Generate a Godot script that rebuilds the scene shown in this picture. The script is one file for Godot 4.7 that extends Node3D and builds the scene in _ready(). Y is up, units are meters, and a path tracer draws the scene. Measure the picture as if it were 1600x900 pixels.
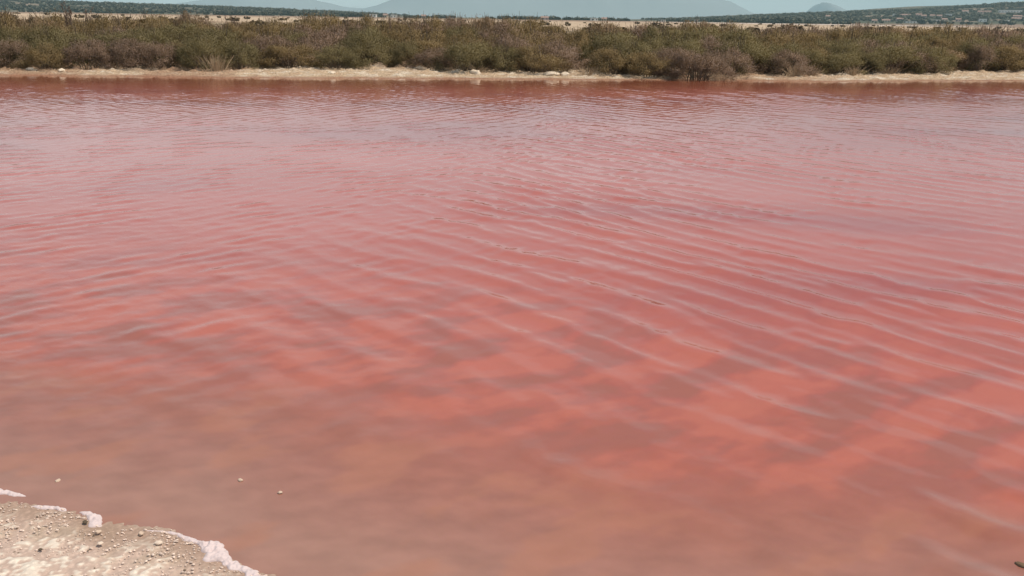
extends Node3D
# A pink salt lagoon seen from its near beach: rippled water, a sandy far bank with a belt of saltbushes, pale flats and hazy hills.

const EYE := 1.7
var rng := RandomNumberGenerator.new()
var taken := {}
var wave_warp := FastNoiseLite.new()
var wave_gust := FastNoiseLite.new()
var patch := FastNoiseLite.new()
var grain := FastNoiseLite.new()
var lump := FastNoiseLite.new()

# x, z of the near waterline and of the far waterline
const SHORE_X := [-70.0, -12.0, -6.0, -3.0, -2.0, -1.847, -1.721, -1.619, -1.56, -1.5, -1.436, -1.316, -1.157, -1.07, -0.985, -0.877, -0.78, -0.4, 0.0, 1.2, 5.0, 15.0, 80.0]
const SHORE_Z := [-9.0, -5.6, -4.2, -3.05, -2.68, -2.642, -2.624, -2.606, -2.6, -2.56, -2.511, -2.491, -2.48, -2.427, -2.368, -2.296, -2.252, -2.06, -1.93, -1.5, 0.0, 3.0, 14.0]
const BANK_X := [-70.0, -25.0, -14.2, -10.8, -7.3, -3.77, 0.0, 2.76, 5.69, 9.64, 13.0, 16.46, 25.0, 70.0]
const BANK_Z := [-18.0, -23.2, -23.74, -23.97, -24.2, -24.7, -25.24, -25.57, -25.92, -26.2, -27.17, -27.9, -29.5, -36.0]
# where the front row of bushes stands
const ROOT_X := [-40.0, -17.8, -15.2, -12.7, -11.8, -10.5, -9.05, -8.0, -7.2, -6.3, -5.2, -4.0, -2.2, -0.9, 0.3, 1.9, 3.0, 4.0, 4.75, 5.4, 7.0, 8.5, 10.4, 12.2, 13.9, 15.1, 17.2, 19.3, 21.6, 45.0]
const ROOT_Z := [-23.6, -25.0, -25.4, -25.4, -26.2, -26.2, -25.7, -26.5, -27.1, -27.2, -27.5, -27.9, -27.4, -27.0, -26.8, -26.8, -26.5, -26.2, -26.0, -26.2, -26.9, -27.7, -28.4, -29.1, -29.8, -30.1, -31.0, -31.9, -32.5, -38.0]
const HILL_X := [150.0, 300.0, 360.0, 465.0, 560.0, 660.0, 770.0, 850.0, 930.0, 1400.0, 2500.0]
const HILL_H := [0.0, 3.0, 6.0, 12.0, 17.0, 22.0, 27.0, 34.0, 40.0, 62.0, 75.0]
const LOW_X := [-2500.0, -1400.0, -930.0, -460.0, -250.0, -120.0]
const LOW_H := [40.0, 27.0, 19.0, 10.0, 4.0, 0.0]


func _ready() -> void:
	rng.seed = 7
	var cam := Camera3D.new()
	cam.name = "camera"
	cam.position = Vector3(0, EYE, 0)
	cam.rotation_degrees = Vector3(-17.9, 0, 0.85)
	cam.fov = 38.0
	cam.near = 0.05
	cam.far = 30000.0
	add_child(cam)
	cam.current = true

	var sky_mat := ProceduralSkyMaterial.new()
	sky_mat.sky_top_color = Color(0.50, 0.57, 0.66)
	sky_mat.sky_horizon_color = Color(0.92, 0.985, 0.985)
	sky_mat.sky_curve = 0.115
	sky_mat.ground_bottom_color = Color(0.45, 0.36, 0.33)
	sky_mat.ground_horizon_color = Color(0.6, 0.6, 0.58)
	sky_mat.sky_energy_multiplier = 1.0
	sky_mat.sun_angle_max = 1.0
	sky_mat.sky_cover = cloud_cover()
	sky_mat.sky_cover_modulate = Color(1, 0.97, 0.95, 0.35)
	var sky := Sky.new()
	sky.sky_material = sky_mat
	var env := Environment.new()
	env.background_mode = Environment.BG_SKY
	env.sky = sky
	env.background_energy_multiplier = 1.0
	env.tonemap_mode = Environment.TONE_MAPPER_LINEAR
	env.tonemap_exposure = 0.96
	env.sdfgi_enabled = true
	env.ssao_enabled = true
	env.ssil_enabled = true
	env.fog_enabled = true
	env.fog_density = 0.00016
	env.fog_light_color = Color(0.76, 0.925, 0.96)
	var we := WorldEnvironment.new()
	we.name = "world_environment"
	we.environment = env
	add_child(we)

	var sun := DirectionalLight3D.new()
	sun.name = "sun"
	sun.light_energy = 1.25
	sun.light_color = Color(1.0, 0.94, 0.86)
	sun.light_angular_distance = 0.5
	sun.rotation_degrees = Vector3(-63, 76, 0)
	sun.shadow_enabled = true
	add_child(sun)

	setup_noise()
	build_ground()
	build_beach()
	build_far_bank()
	build_water()
	build_hills()
	build_mountains()
	build_far_scrub()
	build_houses()
	build_bushes()
	build_weeds()
	build_bank_details()
	build_shore_details()


# ---------------------------------------------------------------- helpers
func setup_noise() -> void:
	for p in [[wave_warp, 11, 0.16, 2], [wave_gust, 23, 0.22, 3], [patch, 5, 1.1, 4], [grain, 31, 9.0, 4], [lump, 17, 2.6, 4]]:
		p[0].seed = p[1]
		p[0].noise_type = FastNoiseLite.TYPE_SIMPLEX_SMOOTH
		p[0].frequency = p[2]
		p[0].fractal_type = FastNoiseLite.FRACTAL_FBM
		p[0].fractal_octaves = p[3]


func numbered(called: String) -> String:
	var n: int = taken.get(called, 0)
	taken[called] = n + 1
	return called if n == 0 else "%s_%03d" % [called, n]


func tag(o: Node3D, label: String, category: String, group := "", kind := "") -> Node3D:
	if label: o.set_meta("label", label)
	if category: o.set_meta("category", category)
	if group: o.set_meta("group", group)
	if kind: o.set_meta("kind", kind)
	return o


func thing(called: String, at: Vector3, turn := 0.0) -> Node3D:
	var o := Node3D.new()
	o.name = numbered(called)
	o.position = at
	o.rotation.y = turn
	add_child(o)
	return o


func part(called: String, mesh: Mesh, m: Material, parent: Node) -> MeshInstance3D:
	var o := MeshInstance3D.new()
	o.name = numbered(called) if parent == self else called
	o.mesh = mesh
	o.material_override = m
	parent.add_child(o, true)
	return o


func table(xs: Array, ys: Array, x: float) -> float:
	if x <= xs[0]: return ys[0]
	for i in range(1, xs.size()):
		if x < xs[i]:
			return lerpf(ys[i - 1], ys[i], (x - xs[i - 1]) / (xs[i] - xs[i - 1]))
	return ys[ys.size() - 1]


func mesh_of(v: PackedVector3Array, n: PackedVector3Array, c: PackedColorArray, idx: PackedInt32Array) -> ArrayMesh:
	var a := []
	a.resize(Mesh.ARRAY_MAX)
	a[Mesh.ARRAY_VERTEX] = v
	if n.size(): a[Mesh.ARRAY_NORMAL] = n
	if c.size(): a[Mesh.ARRAY_COLOR] = c
	a[Mesh.ARRAY_INDEX] = idx
	var m := ArrayMesh.new()
	m.add_surface_from_arrays(Mesh.PRIMITIVE_TRIANGLES, a)
	return m


# a sheet of rows x columns of points, with smooth normals that point up
func sheet(v: PackedVector3Array, c: PackedColorArray, cols: int, rows: int) -> ArrayMesh:
	var n := PackedVector3Array()
	n.resize(v.size())
	for j in rows:
		for i in cols:
			var dx := v[j * cols + mini(i + 1, cols - 1)] - v[j * cols + maxi(i - 1, 0)]
			var dz := v[mini(j + 1, rows - 1) * cols + i] - v[maxi(j - 1, 0) * cols + i]
			var k := dx.cross(dz)
			n[j * cols + i] = (k if k.y > 0 else -k).normalized()
	var idx := PackedInt32Array()
	idx.resize((cols - 1) * (rows - 1) * 6)
	var mid := (rows / 2) * cols + cols / 2
	var up := (v[mid + 1] - v[mid]).cross(v[mid + cols] - v[mid]).y > 0
	var q := 0
	for j in rows - 1:
		for i in cols - 1:
			var a := j * cols + i
			var b := a + 1
			var d := a + cols
			var e := d + 1
			if up:
				idx[q] = a; idx[q + 1] = d; idx[q + 2] = b; idx[q + 3] = b; idx[q + 4] = d; idx[q + 5] = e
			else:
				idx[q] = a; idx[q + 1] = b; idx[q + 2] = d; idx[q + 3] = b; idx[q + 4] = e; idx[q + 5] = d
			q += 6
	return mesh_of(v, n, c, idx)


# coordinates with a fine middle stretch and ever wider steps outside it
func graded(lo: float, hi: float, fine_lo: float, fine_hi: float, step: float, growth: float) -> PackedFloat32Array:
	var below := []
	var x := fine_lo
	var s := step
	while x > lo:
		s *= growth
		x -= s
		below.append(maxf(x, lo))
	below.reverse()
	var out := PackedFloat32Array(below)
	x = fine_lo
	while x < fine_hi:
		out.append(x)
		x += step
	s = step
	x = fine_hi
	while x < hi:
		out.append(x)
		s *= growth
		x += s
	out.append(hi)
	return out


func matte(rough := 0.95, spec := 0.2) -> StandardMaterial3D:
	var m := StandardMaterial3D.new()
	m.vertex_color_use_as_albedo = true
	m.roughness = rough
	m.metallic_specular = spec
	return m


func plain(c: Color, rough := 0.9) -> StandardMaterial3D:
	var m := StandardMaterial3D.new()
	m.albedo_color = c.linear_to_srgb()
	m.roughness = rough
	m.metallic_specular = 0.2
	return m


func speckle(seed_: int, freq: float, dark: float) -> NoiseTexture2D:
	var f := FastNoiseLite.new()
	f.seed = seed_
	f.frequency = freq
	f.fractal_octaves = 4
	var ramp := Gradient.new()
	ramp.offsets = PackedFloat32Array([0.2, 0.5, 0.8])
	ramp.colors = PackedColorArray([Color(dark, dark, dark), Color(0.9, 0.9, 0.9), Color(1, 1, 1)])
	var t := NoiseTexture2D.new()
	t.width = 512
	t.height = 512
	t.seamless = true
	t.noise = f
	t.color_ramp = ramp
	return t


func cloud_cover() -> ImageTexture:
	var f := FastNoiseLite.new()
	f.seed = 40
	f.frequency = 1.3
	f.fractal_octaves = 5
	var im := Image.create(512, 256, false, Image.FORMAT_RGBA8)
	for y in 256:
		var up := PI * (0.5 - (y + 0.5) / 256.0)
		for x in 512:
			var a := TAU * (x + 0.5) / 512.0
			var d := Vector3(cos(a) * cos(up), sin(up) * 2.2, sin(a) * cos(up))
			var k := clampf(f.get_noise_3d(d.x, d.y, d.z) * 1.1 + 0.42, 0.0, 1.0)
			im.set_pixel(x, y, Color(1, 1, 1, k))
	return ImageTexture.create_from_image(im)


func shore_s(x: float, z: float) -> float:
	return (table(SHORE_X, SHORE_Z, x) - z) * 0.92


func bank_u(x: float, z: float) -> float:
	return table(BANK_X, BANK_Z, x) - z


func hill_height(x: float, z: float) -> float:
	return table(HILL_X, HILL_H, x) * smoothstep(950.0, 1650.0, -z) + table(LOW_X, LOW_H, x) * smoothstep(900.0, 1500.0, -z)


# ---------------------------------------------------------------- the land
func bank_height(x: float, u: float) -> float:
	if u < 0.0:
		return maxf(u * 0.16, -0.5)
	var h := 0.10 * (1.0 - exp(-u * 1.3)) + 0.20 * smoothstep(1.5, 8.0, u)
	return h


func land_height(x: float, z: float) -> float:
	var s := shore_s(x, z)
	var u := bank_u(x, z)
	if s < 0.0:
		return minf(-s * 0.075, 0.3)
	if u < 0.0:
		return maxf(-s * 0.12, -0.5) if u < -3.0 else bank_height(x, u)
	return bank_height(x, u) - 0.12 * smoothstep(14.0, 26.0, u)


func flats_color(x: float, z: float) -> Color:
	var d := -z
	var sand := Color(0.50, 0.385, 0.275)
	var salt := Color(0.88, 0.82, 0.76)
	var brown := Color(0.24, 0.165, 0.11)
	var olive := Color(0.13, 0.125, 0.07)
	var n := patch.get_noise_2d(x * 0.012, d * 0.035)
	var m := patch.get_noise_2d(x * 0.035 + 40.0, d * 0.09)
	var c := sand.lerp(brown, smoothstep(-0.1, 0.25, n))
	c = c.lerp(olive, 0.7 * smoothstep(0.08, 0.3, m))
	if d > 180.0 and d < 520.0:
		c = c.lerp(Color(0.60, 0.47, 0.34), 0.75 * smoothstep(-0.22, 0.08, m + n * 0.6))
	if d > 520.0:
		c = brown.lerp(Color(0.36, 0.25, 0.19), smoothstep(-0.2, 0.2, n))
		var strip := smoothstep(620.0, 640.0, d) * (1.0 - smoothstep(700.0, 760.0, d)) * smoothstep(60.0, 190.0, x) * (1.0 - smoothstep(330.0, 380.0, x))
		c = c.lerp(salt, strip)
		c = c.lerp(olive, smoothstep(780.0, 950.0, d) * 0.75)
	return c


func build_ground() -> void:
	var xs := graded(-8000, 8000, -30, 30, 1.0, 1.035)
	var zs := graded(-8000, 400, -40, 6, 0.8, 1.022)
	var v := PackedVector3Array()
	var c := PackedColorArray()
	for z in zs:
		for x in xs:
			var h := land_height(x, z)
			if x > -40.0 and x < 40.0:
				var u := bank_u(x, z)
				if u > -2.0 and u < 15.0: h -= 0.12
			if x > -9.0 and x < 9.0 and z > -5.0 and z < 7.0: h -= 0.12
			if z < -60.0: h += 0.05 * lump.get_noise_2d(x * 0.02, z * 0.02)
			v.append(Vector3(x, h, z))
			c.append(flats_color(x, z))
	var m := matte()
	tag(part("ground", sheet(v, c, xs.size(), zs.size()), m, self), "pale sandy salt flats stretching behind the bush belt to the hills", "ground", "", "structure")


func build_beach() -> void:
	var xs := graded(-10, 10, -2.15, -0.55, 0.005, 1.05)
	var zs := graded(-6.5, 8, -2.85, -2.0, 0.005, 1.05)
	var v := PackedVector3Array()
	var c := PackedColorArray()
	var fine := FastNoiseLite.new()
	fine.seed = 3
	fine.frequency = 34.0
	fine.fractal_octaves = 1
	for z in zs:
		for x in xs:
			var s := shore_s(x, z) + 0.03 * lump.get_noise_2d(x * 1.7, z * 1.7)
			var big := lump.get_noise_2d(x, z)
			var mid := grain.get_noise_2d(x, z)
			var small := fine.get_noise_2d(x, z)
			var dry := smoothstep(-0.02, -0.30, s)
			var h := clampf(-(s + 0.04) * 0.075, -0.45, 0.28)
			h += smoothstep(-0.01, -0.16, s) * (0.014 * big + 0.009 * maxf(mid, -0.1) + 0.0025 * small) + (1.0 - dry) * 0.0008 * small
			v.append(Vector3(x, h - (0.004 if absf(x) > 9.0 or z > 7.0 else 0.0), z))
			var wet := smoothstep(-0.16, -0.02, s)
			var col := Color(0.63, 0.48, 0.40)
			col = col.lerp(Color(0.71, 0.56, 0.45), smoothstep(0.0, 0.45, mid + 0.4 * small))          # salt grains and shell sand
			col = col.lerp(Color(0.45, 0.36, 0.27), smoothstep(0.05, 0.5, -big) * 0.7)                # greyer mud
			col = col.lerp(Color(0.86, 0.76, 0.65), smoothstep(0.02, 0.3, mid + 0.7 * big + 0.5 * small + 0.30 * smoothstep(-0.22, -0.42, s) - 0.22))   # salt crust
			col = col.lerp(Color(0.42, 0.29, 0.22), wet * 0.8)
			c.append(col)
	var m := matte(0.85, 0.3)
	m.albedo_texture = speckle(9, 0.03, 0.88)
	m.uv1_triplanar = true
	m.uv1_world_triplanar = true
	m.uv1_scale = Vector3(3.1, 3.1, 3.1)
	tag(part("beach", sheet(v, c, xs.size(), zs.size()), m, self), "wet crusty sand beach at the near edge of the pink water", "beach", "", "structure")


func build_far_bank() -> void:
	var xs := graded(-42, 42, -20, 22, 0.06, 1.06)
	var us := graded(-2.5, 17, -0.2, 3.2, 0.05, 1.10)
	var v := PackedVector3Array()
	var c := PackedColorArray()
	for u in us:
		for x in xs:
			var z0 := table(BANK_X, BANK_Z, x)
			var uu: float = u + 0.22 * lump.get_noise_2d(x * 0.22, 3.0) + 0.10 * lump.get_noise_2d(x * 0.8, 9.0)
			var h := bank_height(x, uu)
			var clod := maxf(0.0, lump.get_noise_2d(x * 0.9, u * 1.2) - 0.05)
			var ridge := smoothstep(0.5, 1.6, uu) * (1.0 - smoothstep(2.6, 4.0, uu))
			h += smoothstep(0.0, 0.3, uu) * (0.10 * clod + 0.015 * grain.get_noise_2d(x * 0.6, u * 0.6)) + ridge * 0.10 * maxf(0.0, lump.get_noise_2d(x * 0.35 + 7.0, u * 0.3))
			var mound := smoothstep(-5.6, -4.4, x) * (1.0 - smoothstep(-2.6, -1.7, x)) * smoothstep(2.2, 3.0, u) * (1.0 - smoothstep(3.4, 4.2, u))
			h += mound * (0.07 + 0.16 * lump.get_noise_2d(x * 0.7, u * 0.5) + 0.06 * grain.get_noise_2d(x * 0.5, u * 0.5))
			v.append(Vector3(x, h, z0 - u))
			var sand := Color(0.60, 0.46, 0.32)
			var stain := table([-14.0, -12.4, -12.0, -10.9, -10.4, -8.3, -7.8, 4.0, 5.0, 9.0, 10.5], [0.8, 0.7, 0.1, 0.1, 0.8, 0.8, 0.05, 0.05, 0.65, 0.5, 0.05], x)
			var col := sand.lerp(Color(0.74, 0.64, 0.51), smoothstep(0.0, 0.35, lump.get_noise_2d(x * 0.5 + 30.0, u)))
			col = col.lerp(Color(0.42, 0.27, 0.18), clampf(stain + 0.9 * lump.get_noise_2d(x * 0.5 + 90.0, u * 1.4), 0.0, 0.9))
			col = col.lerp(Color(0.36, 0.20, 0.13), 0.8 * (1.0 - smoothstep(0.03, 0.28, uu)))
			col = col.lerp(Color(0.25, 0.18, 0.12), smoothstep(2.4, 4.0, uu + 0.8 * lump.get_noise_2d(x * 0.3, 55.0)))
			col = col.lerp(Color(0.40, 0.28, 0.19), mound)
			c.append(col)
	var m := matte()
	m.albedo_texture = speckle(19, 0.03, 0.7)
	m.uv1_triplanar = true
	m.uv1_world_triplanar = true
	m.uv1_scale = Vector3(0.9, 0.9, 0.9)
	tag(part("shore", sheet(v, c, xs.size(), us.size()), m, self), "low pale sandy bank along the far side of the pink water", "bank", "", "structure")


# ---------------------------------------------------------------- the water
func wave_height(x: float, z: float, s: float, u: float) -> float:
	var w1 := wave_warp.get_noise_2d(x, z)
	var w2 := wave_warp.get_noise_2d(x + 51.0, z - 17.0)
	var gust := wave_gust.get_noise_2d(x * 0.7 - 20.0, z * 0.7)
	var gust_2 := wave_gust.get_noise_2d(x * 3.9 + 60.0, z * 3.9)
	var shelter := smoothstep(0.15, 1.0, s) * smoothstep(0.2, 3.0, -u)
	var side := smoothstep(-3.0, -0.6, x + 0.20 * (z + 4.0) + w2 * 0.8)        # the lee on the left
	# main train: crests run along (1, 0.85)
	var a := 0.645 * x - 0.764 * z
	var b := 0.764 * x + 0.645 * z
	var p1 := TAU * a / 0.35 + 5.5 * w1 + 2.0 * gust_2
	var p2 := TAU * (a * 0.985 + b * 0.17) / 0.275 + 5.0 * w2 - 1.8 * gust_2
	var p3 := TAU * (a * 0.97 - b * 0.24) / 0.52 + 4.5 * w1 - 3.0 * w2
	var c1 := pow(0.5 + 0.5 * sin(p1), 2.1)
	var c2 := pow(0.5 + 0.5 * sin(p2), 1.9)
	var c3 := 0.5 + 0.5 * sin(p3)
	var e1 := clampf(0.6 + 1.6 * gust_2, 0.05, 1.25)
	var e2 := clampf(0.55 - 1.6 * gust_2 + 0.7 * gust, 0.05, 1.15)
	var main := (0.0090 * c1 * e1 + 0.0062 * c2 * e2 + 0.0045 * c3) * lerpf(0.24, 1.0, side)
	# cross train, stronger on the left and far out
	var far := smoothstep(5.0, 12.0, -z)
	var q := 0.80 * x + 0.60 * z
	var r := 0.60 * x - 0.80 * z
	var p4 := TAU * (q + 0.1 * r) / 0.27 + 5.5 * w2 + 2.2 * gust_2
	var p5 := TAU * (q * 0.97 - 0.24 * r) / 0.17 - 4.0 * w1 + 1.6 * gust_2
	var cross := (0.0030 * pow(0.5 + 0.5 * sin(p4), 1.5) + 0.0020 * sin(p5) * clampf(0.5 + gust_2, 0.0, 1.0)) * lerpf(1.05, 0.5, side) * clampf(0.8 + 1.4 * gust_2, 0.1, 1.5) * lerpf(0.75, 1.2, far)
	var chop := lerpf(0.0034, 0.0016, side) * wave_gust.get_noise_2d(x * 22.0 + z * 8.0, z * 26.0) * lerpf(0.5, 1.2, clampf(0.5 + gust, 0.0, 1.0))
	return (main * lerpf(1.08, 0.70, far) * clampf(0.88 + 1.1 * gust, 0.25, 1.4) + cross + chop) * lerpf(0.06, 1.0, shelter) - 0.004


func water_color(x: float, z: float, s: float, u: float) -> Color:
	var n := patch.get_noise_2d(x * 1.3, z * 2.1 + 0.8 * x)
	var fleck := grain.get_noise_2d(x * 0.45, z * 0.8)
	var n2 := patch.get_noise_2d(x * 0.25 + 9.0, z * 0.35)
	var k := s - 0.12 + 0.25 * n2 - 0.25 * smoothstep(0.3, 1.6, x) * (1.0 - smoothstep(1.5, 2.6, s)) + 0.22 * smoothstep(-0.6, -2.2, x) * smoothstep(0.1, 0.6, s)
	var stops := [[0.0, Color(0.335, 0.182, 0.142)], [0.35, Color(0.32, 0.152, 0.118)], [0.75, Color(0.325, 0.128, 0.094)], [1.2, Color(0.375, 0.116, 0.086)], [2.4, Color(0.405, 0.113, 0.088)], [5.0, Color(0.405, 0.111, 0.088)], [60.0, Color(0.38, 0.10, 0.078)]]
	var c: Color = stops[0][1]
	for i in range(1, stops.size()):
		if k < stops[i][0]:
			c = stops[i - 1][1].lerp(stops[i][1], clampf((k - stops[i - 1][0]) / (stops[i][0] - stops[i - 1][0]), 0.0, 1.0))
			break
	# the bottom shows through where the water is knee-deep: bright salt and dark mud
	var band := smoothstep(0.75, 1.25, k) * (1.0 - smoothstep(1.9, 3.6, k))
	c = c.lerp(Color(0.50, 0.155, 0.105), 0.46 * band * smoothstep(-0.06, 0.30, n + 0.16 * fleck))
	c = c.lerp(Color(0.24, 0.105, 0.085), 0.42 * band * smoothstep(-0.04, 0.32, -n + 0.16 * fleck))
	c = c * (1.0 + 0.16 * fleck * (1.0 - smoothstep(0.5, 1.6, k)))
	c.a = 1.0
	c = c.lerp(Color(0.42, 0.18, 0.11), 0.35 * smoothstep(0.05, 0.4, n) * (1.0 - smoothstep(0.6, 1.2, k)))
	c = c.lerp(Color(0.46, 0.13, 0.105), 0.45 * smoothstep(3.0, 6.0, k) * smoothstep(0.0, 0.4, n2))
	# pale and mauve bands of uneven sky reflection, painted into the water colour
	var sheen_band := exp(-pow((z + 9.3 + 0.22 * x) / 1.7, 2.0)) * smoothstep(-4.5, -1.0, x)
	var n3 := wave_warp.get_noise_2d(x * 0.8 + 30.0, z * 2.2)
	c = c.lerp(Color(0.50, 0.165, 0.135), 0.55 * clampf(sheen_band + 1.1 * n3, 0.0, 1.0) * smoothstep(2.0, 4.0, s))
	c = c.lerp(Color(0.31, 0.092, 0.092), 0.5 * smoothstep(0.05, 0.4, -n3 - sheen_band) * smoothstep(2.0, 4.0, s))
	c = c.lerp(Color(0.25, 0.082, 0.042), 0.9 * smoothstep(-6.0, -1.0, u))  # dark reflection of the far bushes, painted in towards the bank
	return c


func build_water() -> void:
	var angles := PackedFloat32Array()
	var t := -74.0
	while t < 100.0:
		angles.append(deg_to_rad(t))
		t += 0.095 if absf(t) < 37.0 else 0.8
	var cols := angles.size()
	const ROWS := 640
	var v := PackedVector3Array()
	var c := PackedColorArray()
	v.resize(cols * ROWS)
	c.resize(cols * ROWS)
	for i in cols:
		var dx := sin(angles[i])
		var dz := -cos(angles[i])
		var r0 := 0.4
		while shore_s(dx * r0, dz * r0) < -0.12 and r0 < 60.0: r0 += 0.02
		var under := r0 - 0.02
		for k in 12:
			var half := (under + r0) * 0.5
			if shore_s(dx * half, dz * half) < -0.12: under = half
			else: r0 = half
		var r1 := r0 + 1.0
		while bank_u(dx * r1, dz * r1) < 0.75 and r1 < 65.0: r1 += 0.1
		var short := r1 - 0.1
		for k in 12:
			var half := (short + r1) * 0.5
			if bank_u(dx * half, dz * half) < 0.75: short = half
			else: r1 = half
		var grow := pow(r1 / r0, 1.0 / (ROWS - 1))
		var r := r0
		for j in ROWS:
			var x := dx * r
			var z := dz * r
			var s := shore_s(x, z)
			var u := bank_u(x, z)
			v[j * cols + i] = Vector3(x, wave_height(x, z, s, u), z)
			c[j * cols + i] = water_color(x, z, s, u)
			r *= grow
	var m := StandardMaterial3D.new()
	m.vertex_color_use_as_albedo = true
	m.roughness = 0.10
	m.metallic_specular = 0.41
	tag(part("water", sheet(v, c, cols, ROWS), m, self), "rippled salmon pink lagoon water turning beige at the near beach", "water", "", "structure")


# ---------------------------------------------------------------- far away
func build_hills() -> void:
	var xs := graded(-2500, 2500, -1200, 1100, 12.0, 1.06)
	var zs := PackedFloat32Array()
	var z := -2100.0
	while z <= -880.0:
		zs.append(z)
		z += 12.0
	var v := PackedVector3Array()
	var c := PackedColorArray()
	for zz in zs:
		for x in xs:
			var h := hill_height(x, zz)
			h += 0.05 * h * patch.get_noise_2d(x * 0.004, zz * 0.004) - 0.15
			v.append(Vector3(x, h, zz))
			var n := patch.get_noise_2d(x * 0.006, zz * 0.012)
			var col := Color(0.085, 0.09, 0.06).lerp(Color(0.25, 0.19, 0.145), smoothstep(0.10, 0.34, n))
			col = col.lerp(Color(0.36, 0.24, 0.18), (1.0 - smoothstep(960.0, 1180.0, -zz)) * smoothstep(250.0, 420.0, x))
			c.append(col)
	tag(part("hills", sheet(v, c, xs.size(), zs.size()), matte(), self), "low dark scrubby hills with scattered houses along the horizon", "hills", "", "structure")


func build_mountains() -> void:
	var ridge_x := [-4600.0, -3900.0, -3250.0, -2750.0, -2400.0, -2150.0, -1900.0, -1650.0, -1500.0, -1250.0, -900.0, -450.0, 100.0, 700.0, 1300.0, 1900.0, 2300.0, 2520.0, 2750.0, 3050.0, 3180.0, 3260.0, 3330.0, 3430.0, 3560.0, 3680.0, 4600.0]
	var ridge_h := [0.0, 40.0, 160.0, 300.0, 250.0, 160.0, 95.0, 70.0, 110.0, 220.0, 380.0, 470.0, 440.0, 500.0, 430.0, 330.0, 200.0, 90.0, 20.0, 0.0, 40.0, 120.0, 205.0, 195.0, 100.0, 0.0, 0.0]
	var v := PackedVector3Array()
	var c := PackedColorArray()
	var cols := 240
	var rows := 40
	for j in rows:
		var t := j / float(rows - 1)
		for i in cols:
			var x := (-4700.0 + 9400.0 * i / float(cols - 1)) * 0.72
			var z := (-10600.0 + 2000.0 * t) * 0.72
			var up := pow(sin(PI * clampf(t, 0.0, 1.0)), 1.2)
			var h := 0.72 * table(ridge_x, ridge_h, x / 0.72) * up * (1.0 + 0.25 * patch.get_noise_2d(x * 0.0012, z * 0.0012))
			v.append(Vector3(x, h - 2.0, z))
			c.append(Color(0.38, 0.42, 0.45))
	tag(part("mountains", sheet(v, c, cols, rows), matte(), self), "faint blue hazy mountains far beyond the flats", "mountains", "", "structure")


# a loose ball of leaf-like faces, for far trees
func crown_mesh(seed_: int, count: int, size: float) -> ArrayMesh:
	var r := RandomNumberGenerator.new()
	r.seed = seed_
	var v := PackedVector3Array()
	var n := PackedVector3Array()
	var c := PackedColorArray()
	var idx := PackedInt32Array()
	for k in count:
		var d := Vector3(r.randfn(), r.randfn() * 0.7, r.randfn()).normalized()
		var p := Vector3(d.x, 0.55 + d.y * 0.5, d.z) * Vector3(0.55, 1.0, 0.55) * r.randf_range(0.65, 1.0)
		var a := Vector3(r.randfn(), r.randfn(), r.randfn()).normalized() * size
		var b := Vector3(r.randfn(), r.randfn(), r.randfn()).normalized() * size
		var tone := r.randf_range(0.7, 1.3)
		for q in [p - a, p + b, p + a, p - b]:
			idx_quad(v, q)
			n.append((d + Vector3(0, 0.3, 0)).normalized())
			c.append(Color(tone, tone, tone))
		var s := v.size() - 4
		idx.append_array([s, s + 1, s + 2, s, s + 2, s + 3])
	return mesh_of(v, n, c, idx)


func idx_quad(v: PackedVector3Array, q: Vector3) -> void:
	v.append(q)


func scatter(called: String, mesh: Mesh, m: Material, spots: Array, label: String, category: String) -> void:
	var mm := MultiMesh.new()
	mm.transform_format = MultiMesh.TRANSFORM_3D
	mm.use_colors = true
	mm.mesh = mesh
	mm.instance_count = spots.size()
	for i in spots.size():
		mm.set_instance_transform(i, spots[i][0])
		mm.set_instance_color(i, spots[i][1])
	var o := MultiMeshInstance3D.new()
	o.name = numbered(called)
	o.multimesh = mm
	o.material_override = m
	add_child(o)
	tag(o, label, category, "", "stuff")


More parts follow.
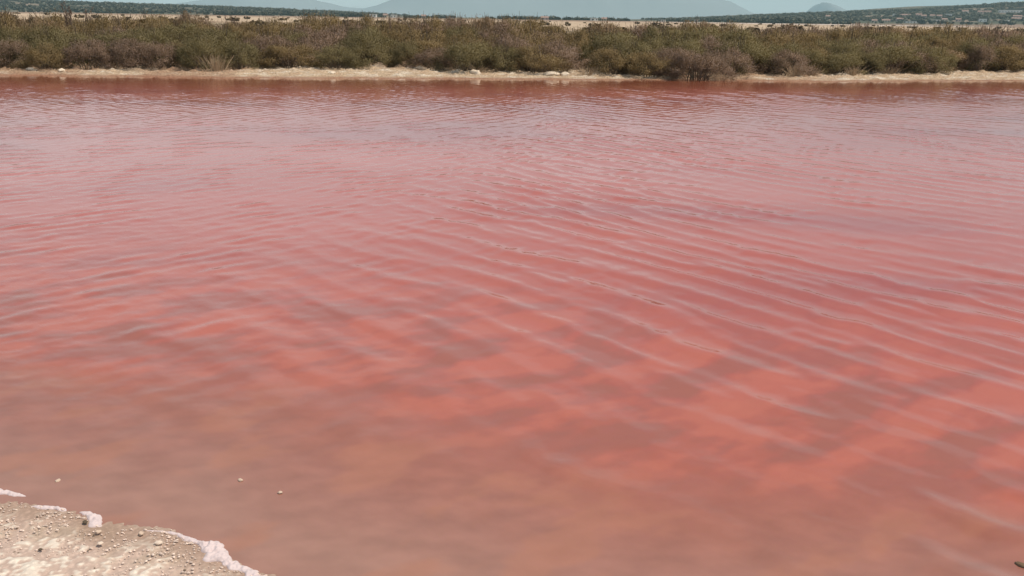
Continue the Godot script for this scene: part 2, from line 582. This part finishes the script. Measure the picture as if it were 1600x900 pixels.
func build_far_scrub() -> void:
	var crown := crown_mesh(3, 130, 0.16)
	var m := matte()
	var line := []
	for k in 1500:
		var x := rng.randf_range(-900, 760)
		var z := rng.randf_range(-1120, -930)
		var dense := patch.get_noise_2d(x * 0.008, 2.0)
		if dense < -0.22 and x < 240.0: continue
		var h := rng.randf_range(1.8, 4.2) + 1.6 * maxf(0.0, dense * 3.0)
		if x > 235.0 and x < 330.0: h *= 1.35
		if x > 360.0 and z > -1090.0: continue
		var b := Basis(Vector3.UP, rng.randf() * TAU).scaled(Vector3(h * rng.randf_range(0.9, 1.9), h, h))
		var tone := rng.randf_range(0.8, 1.2)
		line.append([Transform3D(b, Vector3(x, hill_height(x, z) - 0.2, z)), Color(0.125 * tone, 0.13 * tone, 0.095 * tone)])
	scatter("treeline", crown, m, line, "thin dark line of distant trees across the flats at the horizon", "trees")
	var hill := []
	for k in 9000:
		var right := rng.randf() < 0.62
		var x := rng.randf_range(240, 1250) if right else rng.randf_range(-1350, -200)
		var z := rng.randf_range(-1720, -1060)
		var y := hill_height(x, z)
		if y < 1.0 or (right and z > -1200.0): continue
		if patch.get_noise_2d(x * 0.006, z * 0.012) > 0.24: continue
		var h := rng.randf_range(2.0, 4.6)
		var b := Basis(Vector3.UP, rng.randf() * TAU).scaled(Vector3(h * rng.randf_range(1.2, 2.2), h, h * 1.4))
		var tone := rng.randf_range(0.8, 1.2)
		hill.append([Transform3D(b, Vector3(x, y - 0.4, z)), Color(0.16 * tone, 0.16 * tone, 0.12 * tone)])
	scatter("woods", crown, m, hill, "dark green scrub woods covering the far hills on both sides", "woods")
	var low := []
	for k in 500:
		var z := -exp(rng.randf_range(log(48.0), log(520.0)))
		var x := rng.randf_range(-0.75, 0.75) * -z
		if patch.get_noise_2d(x * 0.02 + 9.0, z * 0.05) < -0.05: continue
		var h := rng.randf_range(0.4, 1.1)
		var b := Basis(Vector3.UP, rng.randf() * TAU).scaled(Vector3(h * rng.randf_range(1.2, 2.6), h, h * 1.5))
		var tone := rng.randf_range(0.7, 1.3)
		low.append([Transform3D(b, Vector3(x, 0.1, z)), Color(0.24 * tone, 0.185 * tone, 0.115 * tone)])
	scatter("undergrowth", crown, m, low, "low brown scrub scattered over the pale flats behind the bushes", "scrub")


func box_mesh(size: Vector3, at: Vector3) -> ArrayMesh:
	var b := BoxMesh.new()
	b.size = size
	var st := SurfaceTool.new()
	st.append_from(b, 0, Transform3D(Basis(), at))
	return st.commit()


func gable_mesh(w: float, d: float, h: float, y: float) -> ArrayMesh:
	var st := SurfaceTool.new()
	st.begin(Mesh.PRIMITIVE_TRIANGLES)
	st.set_smooth_group(-1)
	var l := w / 2 + 0.4
	var k := d / 2 + 0.4
	var p := [Vector3(-l, y, k), Vector3(l, y, k), Vector3(l, y, -k), Vector3(-l, y, -k), Vector3(-l, y + h, 0), Vector3(l, y + h, 0)]
	for f in [[0, 4, 5], [0, 5, 1], [2, 5, 4], [2, 4, 3], [0, 3, 4], [1, 5, 2], [0, 1, 2], [0, 2, 3]]:
		for i in f: st.add_vertex(p[i])
	st.generate_normals()
	return st.commit()


func build_houses() -> void:
	var white := plain(Color(0.84, 0.81, 0.76))
	var rose := plain(Color(0.56, 0.43, 0.39))
	var cream := plain(Color(0.62, 0.52, 0.40))
	var tiles := plain(Color(0.34, 0.235, 0.20))
	var flat_roof := plain(Color(0.66, 0.63, 0.58))
	var dark := plain(Color(0.06, 0.06, 0.065), 0.3)
	# x, y, z, width, height, wall, roof kind, label
	var list := [
		[592.6, 12.2, -1379.1, 5.5, 4.2, white, 1, "small bright white house alone on the dark hillside"],
		[601.5, 11.6, -1362.9, 15.0, 3.2, rose, 0, "long low dusky pink building beside the small white house"],
		[614.3, 11.5, -1345.2, 8.0, 4.2, rose, 0, "pinkish tiled house right of the long pink building"],
		[607.8, 10.0, -1313.6, 7.0, 3.6, rose, 0, "squat pink house below the pinkish tiled one"],
		[616.8, 10.1, -1306.5, 6.5, 4.0, cream, 0, "cream house between squat pink house and white villa"],
		[622.6, 9.7, -1296.6, 7.0, 4.0, rose, 0, "rose house with tiled roof just below white villa"],
		[656.4, 12.5, -1339.8, 9.5, 4.6, white, 1, "white flat-roofed villa in the middle of the hillside"],
		[728.7, 19.1, -1432.3, 9.0, 3.6, white, 0, "white tiled house near the hilltop left of the pink pair"],
		[739.6, 18.2, -1405.3, 8.0, 3.8, rose, 0, "left house of the pink pair under the hilltop"],
		[749.0, 18.3, -1402.0, 8.5, 3.8, cream, 0, "right cream house of the pair under the hilltop"],
		[787.4, 20.3, -1407.7, 33.0, 4.6, white, 1, "long white building high on the hill, widest of all"],
		[631.3, 5.4, -1191.0, 8.5, 4.2, white, 1, "bright white house at the foot of the hill below long white building"],
		[653.1, 4.9, -1173.5, 7.5, 3.6, white, 1, "white house at the hill foot near picture edge"],
		[723.6, 10.7, -1272.7, 11.0, 4.0, rose, 0, "pink house on the slope under the long white building"],
		[695.6, 7.8, -1225.3, 12.0, 3.2, cream, 0, "long cream house beneath the pink slope house"],
		[568.0, 4.5, -1190.5, 11.0, 3.0, white, 1, "wide pale house at the hill foot under the rose house"],
		[584.0, 5.1, -1200.5, 6.5, 3.4, cream, 0, "small cream house right of the wide pale one"],
		[519.8, 2.7, -1152.2, 22.0, 2.2, white, 1, "very low long white shed at the foot of the hill"],
		[529.1, 4.6, -1214.8, 8.0, 3.6, rose, 0, "pink house behind the low long white shed"],
		[494.6, 3.0, -1176.2, 10.0, 2.8, cream, 0, "low cream farmhouse left of the long white shed"],
		[473.2, 2.4, -1161.3, 6.5, 3.0, cream, 0, "small cream hut leftmost along the hill foot"],
		[603.4, 5.3, -1200.9, 6.5, 3.4, rose, 0, "small pink house right of the hill-foot cream house"],
		[484.7, 8.2, -1370.1, 6.5, 3.2, cream, 0, "cream cottage high on the thin left end of the right hill"],
		[-150.0, -0.1, -924.2, 8.5, 5.4, white, 1, "tallest white house in the distant tree line at centre left"],
		[-136.8, -0.1, -922.6, 5.0, 4.4, cream, 0, "cream house between two white ones in the tree line"],
		[-128.6, -0.1, -925.2, 7.0, 4.8, white, 1, "white block right of the cream house in the tree line"],
		[-95.2, -0.1, -906.0, 5.0, 3.8, cream, 0, "small lone cream house in the centre left tree line"],
		[29.8, -0.1, -920.6, 9.0, 4.0, rose, 0, "pinkish house standing in the tree line at picture centre"],
		[82.0, -0.1, -922.5, 8.0, 4.2, white, 1, "white house with cream neighbour, right of the picture centre"],
		[92.2, -0.1, -918.7, 6.0, 3.6, cream, 0, "cream house touching the white one right of centre"],
		[150.7, -0.1, -905.8, 7.0, 3.0, white, 1, "small white house on the flats before the tree line"],
		[185.1, -0.1, -902.7, 4.0, 4.0, white, 1, "narrow white hut near the start of the right hill"],
	]
	for a in list:
		var o := thing("house", Vector3(a[0], a[1], a[2]), rng.randf_range(-0.3, 0.3) - a[0] / 1400.0)
		tag(o, a[7], "house", "distant houses")
		var w: float = a[3] * (1.0 if a[0] > 300.0 else 0.85)
		var h: float = a[4] * (0.9 if a[0] > 300.0 else 0.6)
		var d := minf(w, 7.0)
		part("wall", box_mesh(Vector3(w, h + 1.5, d), Vector3(0, h / 2 - 0.75, 0)), a[5], o)
		if a[6] == 0:
			part("roof", gable_mesh(w, d, 1.5, h + 0.003), tiles, o)
		else:
			part("roof", box_mesh(Vector3(w + 0.5, 0.35, d + 0.5), Vector3(0, h + 0.18, 0)), flat_roof, o)
		var n := int(clampf(w / 3.2, 1, 8))
		for k in n:
			var x := (k - (n - 1) / 2.0) * w / n + (0.5 if n == 1 else 0.0)
			part("window", box_mesh(Vector3(1.1, 1.2, 0.12), Vector3(x, minf(h * 0.55, 2.0), d / 2 + 0.03)), dark, o)
		part("door", box_mesh(Vector3(0.9, 2.0, 0.12), Vector3(-w * 0.5 + 0.75, 1.0, d / 2 + 0.03)), dark, o)


# ---------------------------------------------------------------- bushes
const PALETTES := {
	"green": [Color(0.199, 0.178, 0.106), Color(0.270, 0.235, 0.139)],
	"olive": [Color(0.257, 0.198, 0.116), Color(0.321, 0.251, 0.150)],
	"grey-brown": [Color(0.257, 0.191, 0.160), Color(0.334, 0.254, 0.212)],
	"russet": [Color(0.262, 0.193, 0.134), Color(0.321, 0.242, 0.171)],
}


func bush_foliage(seed_: int, pal: Array, wispy: float) -> ArrayMesh:
	var r := RandomNumberGenerator.new()
	r.seed = seed_
	var v := PackedVector3Array()
	var n := PackedVector3Array()
	var c := PackedColorArray()
	var idx := PackedInt32Array()
	var clumps := []
	for k in 46:
		var a := r.randf() * TAU
		var up := pow(r.randf(), 0.8)
		var reach := sqrt(maxf(0.0, 1.0 - up * up * 0.92)) * r.randf_range(0.55, 1.0)
		clumps.append([Vector3(cos(a) * reach, 0.10 + up * 0.78 * r.randf_range(0.82, 1.12), sin(a) * reach), r.randf_range(0.12, 0.23), r.randf_range(0.86, 1.16), r.randf_range(0.2, 0.8)])
	for k in 18000:
		var q = clumps[k % clumps.size()]
		var d := Vector3(r.randfn(), r.randfn() * 0.8, r.randfn())
		var p: Vector3 = q[0] + d * (q[1] * 0.55)
		if p.y < 0.01: p.y = r.randf() * 0.12
		var out := Vector3(p.x, 0.35 + p.y * 0.6, p.z).normalized()
		var dir := (out * 0.7 + d.normalized() * 0.55 + Vector3(0, 0.25 + wispy, 0)).normalized()
		var length := r.randf_range(0.028, 0.055) * (1.0 + 1.1 * wispy)
		var side := dir.cross(Vector3(r.randfn(), r.randfn(), r.randfn())).normalized() * r.randf_range(0.0055, 0.009)
		var face := (out * 0.9 + d.limit_length(1.0) * 0.6 + Vector3(0, 0.3, 0)).normalized()
		var col: Color = pal[0].lerp(pal[1], clampf(q[3] + r.randf_range(-0.2, 0.2), 0.0, 1.0)) * (q[2] * r.randf_range(0.9, 1.1))
		col.a = 1.0
		var s := v.size()
		v.append(p); v.append(p + dir * length * 0.5 + side); v.append(p + dir * length); v.append(p + dir * length * 0.5 - side)
		for i in 4:
			n.append(face)
			c.append(col)
		idx.append_array([s, s + 1, s + 2, s, s + 2, s + 3])
	return mesh_of(v, n, c, idx)


func twig(v: PackedVector3Array, c: PackedColorArray, idx: PackedInt32Array, pts: Array, r0: float, r1: float, col: Color) -> void:
	var s := v.size()
	for k in pts.size():
		var rad := lerpf(r0, r1, k / float(pts.size() - 1))
		for i in 3:
			var a := TAU * i / 3.0
			v.append(pts[k] + Vector3(cos(a), 0.25 * sin(a * 2.0), sin(a)) * rad)
			c.append(col)
	for k in pts.size() - 1:
		for i in 3:
			var a := s + k * 3 + i
			var b := s + k * 3 + (i + 1) % 3
			idx.append_array([a, b, a + 3, b, b + 3, a + 3])


func bush_stems(seed_: int, spikes: int) -> ArrayMesh:
	var r := RandomNumberGenerator.new()
	r.seed = seed_
	var v := PackedVector3Array()
	var c := PackedColorArray()
	var idx := PackedInt32Array()
	for k in 34 + spikes:
		var a := r.randf() * TAU
		var up := r.randf_range(0.2, 0.95)
		var reach := r.randf_range(0.4, 1.05) * sqrt(1.0 - up * up * 0.9)
		var top := Vector3(cos(a) * reach, up * 0.9, sin(a) * reach)
		if k >= 34: top = Vector3(cos(a) * 0.6 * r.randf(), r.randf_range(0.95, 1.22), sin(a) * 0.6 * r.randf())
		var root := Vector3(cos(a), 0, sin(a)) * r.randf_range(0.02, 0.3)
		var mid := root.lerp(top, 0.5) + Vector3(r.randfn(), r.randfn() * 0.5 + 0.6, r.randfn()) * 0.07
		var g := r.randf_range(0.75, 1.25)
		twig(v, c, idx, [root - Vector3(0, 0.08, 0), mid, top], 0.016, 0.004, Color(0.15 * g, 0.118 * g, 0.088 * g))
	return mesh_of(v, PackedVector3Array(), c, idx)


const ORDINALS := ["first", "second", "third", "fourth", "fifth", "sixth", "seventh", "eighth", "ninth", "tenth", "eleventh", "twelfth", "thirteenth", "fourteenth", "fifteenth", "sixteenth", "seventeenth", "eighteenth", "nineteenth", "twentieth"]


func build_bushes() -> void:
	var leaf := matte(0.9, 0.15)
	leaf.backlight_enabled = true
	leaf.backlight = Color(0.8, 0.76, 0.6)
	var wood := matte(0.95, 0.1)
	var kinds := PALETTES.keys()
	var protos := {}
	for k in kinds:
		protos[k] = []
		for i in 3:
			var o := Node3D.new()
			part("foliage", bush_foliage(100 + i * 17 + kinds.find(k) * 5, PALETTES[k], [0.0, 0.12, 0.3][i]), leaf, o)
			part("stem", bush_stems(300 + i + kinds.find(k) * 7, [6, 16, 28][i]), wood, o)
			protos[k].append(o)
	# bushes one can point to at once: kind, x, z, radius, height, label
	var special := [
		["green", -9.35, -26.0, 1.02, 0.92, "round dark green bush on the bank left of the tall pale grass tuft"],
		["green", -8.35, -26.2, 0.75, 0.80, "grey-green bush right beside the tall pale grass tuft"],
		["grey-brown", 5.45, -25.95, 1.15, 0.82, "dark dome-shaped bush overhanging the pink water right of centre"],
		["grey-brown", 6.55, -26.9, 0.95, 0.80, "grey bush leaning against the dome that overhangs the water"],
		["russet", -11.6, -31.2, 0.75, 1.42, "rusty red bush sticking up against the pale flats at left"],
		["russet", 14.6, -30.9, 1.35, 0.85, "wide red-brown bush low on the bank near picture right edge"],
		["olive", -3.3, -31.4, 1.35, 1.30, "large yellowish olive bush standing high in the centre left belt"],
		["grey-brown", 1.3, -27.6, 1.15, 0.90, "broad mauve-grey bush behind the white clods of the bank"],
	]
	var rows := []
	for a in special:
		rows.append(a)
	var plan := []
	var depth := [-0.05, 0.95, 2.1, 3.4, 4.8, 6.3]
	var tall := [0.80, 0.95, 1.06, 1.15, 1.205, 1.235]
	for row in 6:
		var half_left: float = 19.5 + depth[row] * 0.62
		var x := -half_left
		while x < 26.0 + depth[row] * 0.7:
			var rad := rng.randf_range(0.78, 1.25) * (0.95 if row == 0 else 1.1)
			var z: float = table(ROOT_X, ROOT_Z, x) - depth[row] + rng.randf_range(-0.35, 0.35)
			var clear := true
			for a in special:
				if Vector2(a[1] - x, (a[2] - z) * 1.6).length() < a[3] * 0.8 + rad * 0.35: clear = false
			if clear:
				var n := patch.get_noise_2d(x * 0.16 + 20.0, row * 0.8) + rng.randf_range(-0.22, 0.22)
				var kind := "olive"
				if row <= 1: kind = "grey-brown" if n < -0.12 else ("green" if n < 0.2 else "olive")
				elif row <= 3: kind = "green" if n < 0.0 else ("grey-brown" if n < 0.10 else "olive")
				else: kind = "grey-brown" if n < -0.18 else ("olive" if n < 0.18 else "russet")
				plan.append([kind, x, z, rad, tall[row] * rng.randf_range(0.82, 1.14), row])
			x += rad * rng.randf_range(0.95, 1.35)
	var row_words := ["in the front row by the sandy bank", "in the second row from the bank", "in the third row of the belt", "in the middle rows of the belt", "in the row before the last", "in the back row against the flats"]
	var count := {}
	var k := 0
	for a in special:
		place_bush(protos[a[0]][k % 2], a[1], a[2], a[3], a[4], a[5])
		k += 1
	for a in plan:
		var stretch := "far left" if a[1] < -10.0 else ("centre left" if a[1] < -2.0 else ("centre right" if a[1] < 7.0 else "far right"))
		var key := "%s saltbush %s, %s stretch" % [a[0], row_words[a[5]], stretch]
		var i: int = count.get(key, 0)
		count[key] = i + 1
		var variant: int = rng.randi() % 2 if a[5] < 3 else 1 + rng.randi() % 2
		place_bush(protos[a[0]][variant], a[1], a[2], a[3], a[4], "%s %s" % [ORDINALS[mini(i, 19)], key])
	for p in protos.values():
		for o in p: o.free()


func place_bush(proto: Node3D, x: float, z: float, rad: float, h: float, label: String) -> void:
	var o: Node3D = proto.duplicate()
	o.name = numbered("saltbush")
	add_child(o)
	o.position = Vector3(x, bank_height(x, bank_u(x, z)) - 0.03, z)
	o.rotation.y = rng.randf() * TAU
	o.scale = Vector3(rad, h, rad)
	tag(o, label, "bush", "saltbushes of the far bank belt")


func build_weeds() -> void:
	# tall dead stalks that stand up out of the belt: x, z, height, label
	var wood := matte(0.95, 0.1)
	for a in [
		[-15.6, -30.4, 2.02, 9, "tall dark dead weed rising above the belt at far left, tallest of all"],
		[-15.1, -30.6, 1.86, 5, "thinner dead weed leaning beside the tallest one"],
		[-4.35, -31.8, 1.72, 5, "dark dead stalk against the pale flats, left of two in the centre"],
		[-3.1, -32.0, 1.66, 4, "dark dead stalk against the pale flats, right of two in the centre"],
		[13.3, -33.2, 1.80, 7, "dark dead weed poking above the belt before the right hill"],
		[7.5, -32.5, 1.68, 6, "dead stalk clump above the belt where the tree line thins"],
		[-10.1, -31.2, 1.72, 4, "slim dead stalk near the rusty red bush"],
		[18.6, -33.8, 1.75, 5, "dead weed above the belt close to the picture right edge"],
	]:
		var v := PackedVector3Array()
		var c := PackedColorArray()
		var idx := PackedInt32Array()
		var sv := PackedVector3Array()
		var sc := PackedColorArray()
		var si := PackedInt32Array()
		for k in int(a[3]):
			var lean := Vector3(rng.randfn() * 0.13, 0, rng.randfn() * 0.13)
			var h: float = (a[2] - 0.28) * rng.randf_range(0.78, 1.0)
			var root := Vector3(rng.randfn() * 0.05, 0, rng.randfn() * 0.05)
			var pts := [root, root + lean * 0.4 + Vector3(0, h * 0.5, 0), root + lean + Vector3(0, h, 0)]
			twig(v, c, idx, pts, 0.012, 0.004, Color(0.14, 0.105, 0.085))
			for q in 60:
				var t := rng.randf_range(0.45, 1.0)
				var p: Vector3 = pts[1].lerp(pts[2], (t - 0.5) * 2.0) + Vector3(rng.randfn(), rng.randfn() * 0.5, rng.randfn()) * 0.035
				twig(sv, sc, si, [p, p + Vector3(rng.randfn() * 0.03, 0.06, rng.randfn() * 0.03)], 0.007, 0.002, Color(0.17, 0.12, 0.095))
		var o := thing("dead_weed", Vector3(a[0], 0.28, a[1]))
		tag(o, a[4], "weed", "dead weeds above the belt")
		part("stem", mesh_of(v, PackedVector3Array(), c, idx), wood, o)
		tag(part("seed_head", mesh_of(sv, PackedVector3Array(), sc, si), wood, o), "", "", "", "stuff")


func rock_mesh(seed_: int, rough: float) -> ArrayMesh:
	var sp := SphereMesh.new()
	sp.radius = 1.0
	sp.height = 2.0
	sp.radial_segments = 14
	sp.rings = 8
	var arr := sp.get_mesh_arrays()
	var v: PackedVector3Array = arr[Mesh.ARRAY_VERTEX]
	var f := FastNoiseLite.new()
	f.seed = seed_
	f.frequency = 0.9
	for i in v.size():
		v[i] = v[i] * (1.0 + rough * f.get_noise_3dv(v[i]) * 1.6)
		v[i].y *= 0.6
	arr[Mesh.ARRAY_VERTEX] = v
	var m := ArrayMesh.new()
	m.add_surface_from_arrays(Mesh.PRIMITIVE_TRIANGLES, arr)
	var st := SurfaceTool.new()
	st.create_from(m, 0)
	st.generate_normals()
	return st.commit()


func build_bank_details() -> void:
	var straw := matte(0.9, 0.15)
	for a in [
		[-8.75, -25.25, 0.50, 60, "tall pale dry grass tuft between two green bushes on the bank"],
		[-11.95, -25.55, 0.26, 40, "pale dry tuft at the foot of grey bushes, far left bank"],
		[-12.6, -25.3, 0.20, 30, "small pale tuft leftmost on the far bank"],
		[8.75, -27.0, 0.42, 50, "straw-coloured tuft on the bank right of the water-side dome bush"],
		[9.3, -27.3, 0.34, 40, "shorter straw tuft next to the straw-coloured one"],
		[10.9, -27.9, 0.34, 50, "pale tuft in the notch between bushes on the right bank"],
		[6.1, -25.75, 0.36, 40, "dry twiggy tuft hanging at the dome bush's right side over the water"],
		[2.2, -26.2, 0.30, 40, "dry tuft just left of the centre right bushes"],
		[12.4, -28.7, 0.28, 40, "reddish straw tuft beside the pale bank on the right"],
		[-1.1, -26.6, 0.24, 35, "brownish dry tuft behind the brightest centre clods"],
	]:
		var v := PackedVector3Array()
		var c := PackedColorArray()
		var idx := PackedInt32Array()
		for k in int(a[3]) * 2:
			var g := rng.randf_range(0.75, 1.2)
			var root := Vector3(rng.randfn() * 0.10, 0, rng.randfn() * 0.07)
			var top: Vector3 = root * 2.2 + Vector3(rng.randfn() * 0.07, a[2] * rng.randf_range(0.5, 1.0), rng.randfn() * 0.06)
			twig(v, c, idx, [root, root.lerp(top, 0.5) + Vector3(0, 0.03, 0), top], 0.006, 0.002, Color(0.46 * g, 0.35 * g, 0.24 * g))
		var o := part("dry_tuft", mesh_of(v, PackedVector3Array(), c, idx), straw, self)
		o.position = Vector3(a[0], bank_height(a[0], bank_u(a[0], a[1])), a[1])
		tag(o, a[4], "grass tuft", "dry tufts along the far bank")
	var salt := plain(Color(0.74, 0.63, 0.50))
	for a in [
		[-13.9, -24.75, 0.10, salt, "white salt clod standing alone at the left end of the far bank"],
		[-12.95, -24.6, 0.09, salt, "flat white clod near the water, far left bank"],
		[-5.35, -25.2, 0.10, salt, "bright salt clod at the waterline left of centre"],
		[-1.2, -26.0, 0.16, salt, "bright cream clod at the right end of the wide sandy stretch"],
		[1.1, -26.05, 0.16, salt, "larger of two white clods right of centre bank"],
		[1.5, -26.1, 0.13, salt, "smaller of two white clods right of centre bank"],
	]:
		var o := part("clod", rock_mesh(rng.randi() % 1000, 0.45), a[3], self)
		o.position = Vector3(a[0], bank_height(a[0], bank_u(a[0], a[1])) + a[2] * 0.15, a[1])
		o.scale = Vector3(a[2] * 1.5, a[2], a[2])
		o.rotation.y = rng.randf() * TAU
		tag(o, a[4], "clod", "clods on the far bank")


# ---------------------------------------------------------------- the near beach
func foam_mesh(pts: Array, seed_: int) -> ArrayMesh:
	# pts: [x, z, half width]; a bubbly cushion along the waterline
	var f := FastNoiseLite.new()
	f.seed = seed_
	f.frequency = 14.0
	f.fractal_octaves = 2
	var v := PackedVector3Array()
	const ACROSS := 21
	const ALONG := 30
	var path := []
	for k in pts.size() - 1:
		for i in ALONG:
			var t := i / float(ALONG)
			path.append(Vector3(lerpf(pts[k][0], pts[k + 1][0], t), lerpf(pts[k][2], pts[k + 1][2], smoothstep(0, 1, t)), lerpf(pts[k][1], pts[k + 1][1], t)))
	path.append(Vector3(pts[-1][0], pts[-1][2], pts[-1][1]))
	for i in path.size():
		var p: Vector3 = path[i]
		var d: Vector3 = path[mini(i + 1, path.size() - 1)] - path[maxi(i - 1, 0)]
		var across := Vector3(-d.z, 0, d.x).normalized()
		var ends := sqrt(clampf(minf(i, path.size() - 1 - i) / 18.0, 0.0, 1.0))
		for j in ACROSS:
			var t := j / float(ACROSS - 1) * 2.0 - 1.0
			var wob := 1.0 + 0.8 * f.get_noise_2d(p.x + (9.0 if t > 0.0 else 0.0), p.z)
			var q := Vector3(p.x, 0, p.z) + across * t * p.y * wob * (0.15 + 0.85 * ends)
			var dome := sqrt(maxf(0.0, 1.0 - t * t))
			q.y = -0.006 + (0.004 + minf(p.y, 0.03) * 0.36 * (1.0 + 0.9 * f.get_noise_2d(q.x * 2.6, q.z * 2.6))) * dome * (0.3 + 0.7 * ends) + maxf(0.0, -shore_s(q.x, q.z) * 0.075)
			v.append(q)
	return sheet(v, PackedColorArray(), ACROSS, path.size())


func build_shore_details() -> void:
	var foam := plain(Color(0.66, 0.56, 0.56), 0.55)
	var lists := [
		[[[-0.66, -2.17, 0.008], [-0.75, -2.22, 0.012], [-0.80, -2.245, 0.019], [-0.86, -2.285, 0.015], [-0.91, -2.31, 0.026], [-0.965, -2.345, 0.033], [-1.00, -2.40, 0.028], [-1.06, -2.425, 0.013], [-1.13, -2.465, 0.009], [-1.20, -2.482, 0.006], [-1.27, -2.486, 0.004]], "widest lavender foam ribbon along the right edge of the beach"],
		[[[-1.415, -2.50, 0.012], [-1.437, -2.52, 0.020], [-1.462, -2.555, 0.020], [-1.50, -2.585, 0.012], [-1.535, -2.592, 0.006]], "hooked foam blob in the middle of the beach edge"],
		[[[-1.585, -2.60, 0.010], [-1.625, -2.612, 0.014], [-1.68, -2.62, 0.009], [-1.73, -2.625, 0.005]], "small foam patch at the waterline left of the hooked blob"],
		[[[-1.78, -2.69, 0.006], [-1.84, -2.705, 0.012], [-1.92, -2.725, 0.016], [-2.02, -2.75, 0.010]], "detached foam streak floating at the picture left edge"],
	]
	for k in lists.size():
		var o := part("foam", foam_mesh(lists[k][0], 60 + k), foam, self)
		tag(o, lists[k][1], "foam", "foam along the beach")
	var shell := plain(Color(0.72, 0.60, 0.50))
	var pale := plain(Color(0.60, 0.47, 0.37))
	var dark := plain(Color(0.12, 0.095, 0.07))
	var brown := plain(Color(0.17, 0.115, 0.075))
	for a in [
		[-1.03, -2.82, 0.009, pale, -0.002, "whitest small stone breaking the shallow water, left of two"],
		[-0.855, -2.735, 0.007, pale, 0.0, "tan small stone in the shallow water, right of two"],
		[1.70, -2.36, 0.017, brown, -0.004, "brown stone half sunk in the shallows at bottom right corner"],
		[-1.475, -2.515, 0.008, dark, 0.008, "black pebble just below the hooked foam blob"],
		[-1.17, -2.395, 0.010, shell, 0.012, "white shell chip on the sand under the thin foam line"],
		[-1.36, -2.385, 0.008, shell, 0.014, "white chip on the sand left of the shell chip"],
		[-1.255, -2.455, 0.009, pale, 0.006, "pinkish stone at the water edge between foam blob and ribbon"],
		[-1.40, -2.455, 0.009, pale, 0.010, "pale pinkish pebble beside the hooked foam blob"],
		[-1.72, -2.80, 0.009, pale, -0.0045, "pale lump under water near the picture left edge"],
		[-1.53, -2.335, 0.006, dark, 0.022, "tiny dark speck pebble on the crusty sand"],
	]:
		var o := part("pebble", rock_mesh(rng.randi() % 1000, 0.35), a[3], self)
		o.position = Vector3(a[0], a[4] + 0.001, a[1])
		o.scale = Vector3(a[2] * 1.25, a[2], a[2] * 0.9)
		o.rotation.y = rng.randf() * TAU
		tag(o, a[5], "pebble", "pebbles at the near beach")
	var crumbs := []
	for k in 4200:
		var x := rng.randf_range(-2.6, -0.3)
		var z := table(SHORE_X, SHORE_Z, x) + absf(rng.randfn()) * 0.28 - 0.01
		if lump.get_noise_2d(x * 1.5, z * 1.5) < -0.12: continue
		var s := 0.0011 + 0.0026 * pow(rng.randf(), 3.0)
		var tone := rng.randf_range(0.75, 1.15)
		var col := Color(0.80 * tone, 0.65 * tone, 0.56 * tone) if rng.randf() < 0.97 else Color(0.22, 0.165, 0.12)
		var y := clampf(-shore_s(x, z) * 0.075, 0.0, 0.28) + 0.0005
		crumbs.append([Transform3D(Basis(Vector3.UP, rng.randf() * TAU).scaled(Vector3(s * 1.5, s * 1.4, s)), Vector3(x, y, z)), col])
	scatter("gravel", rock_mesh(4, 0.4), matte(0.7, 0.3), crumbs, "tiny salt grains and shell crumbs strewn over the wet beach", "gravel")
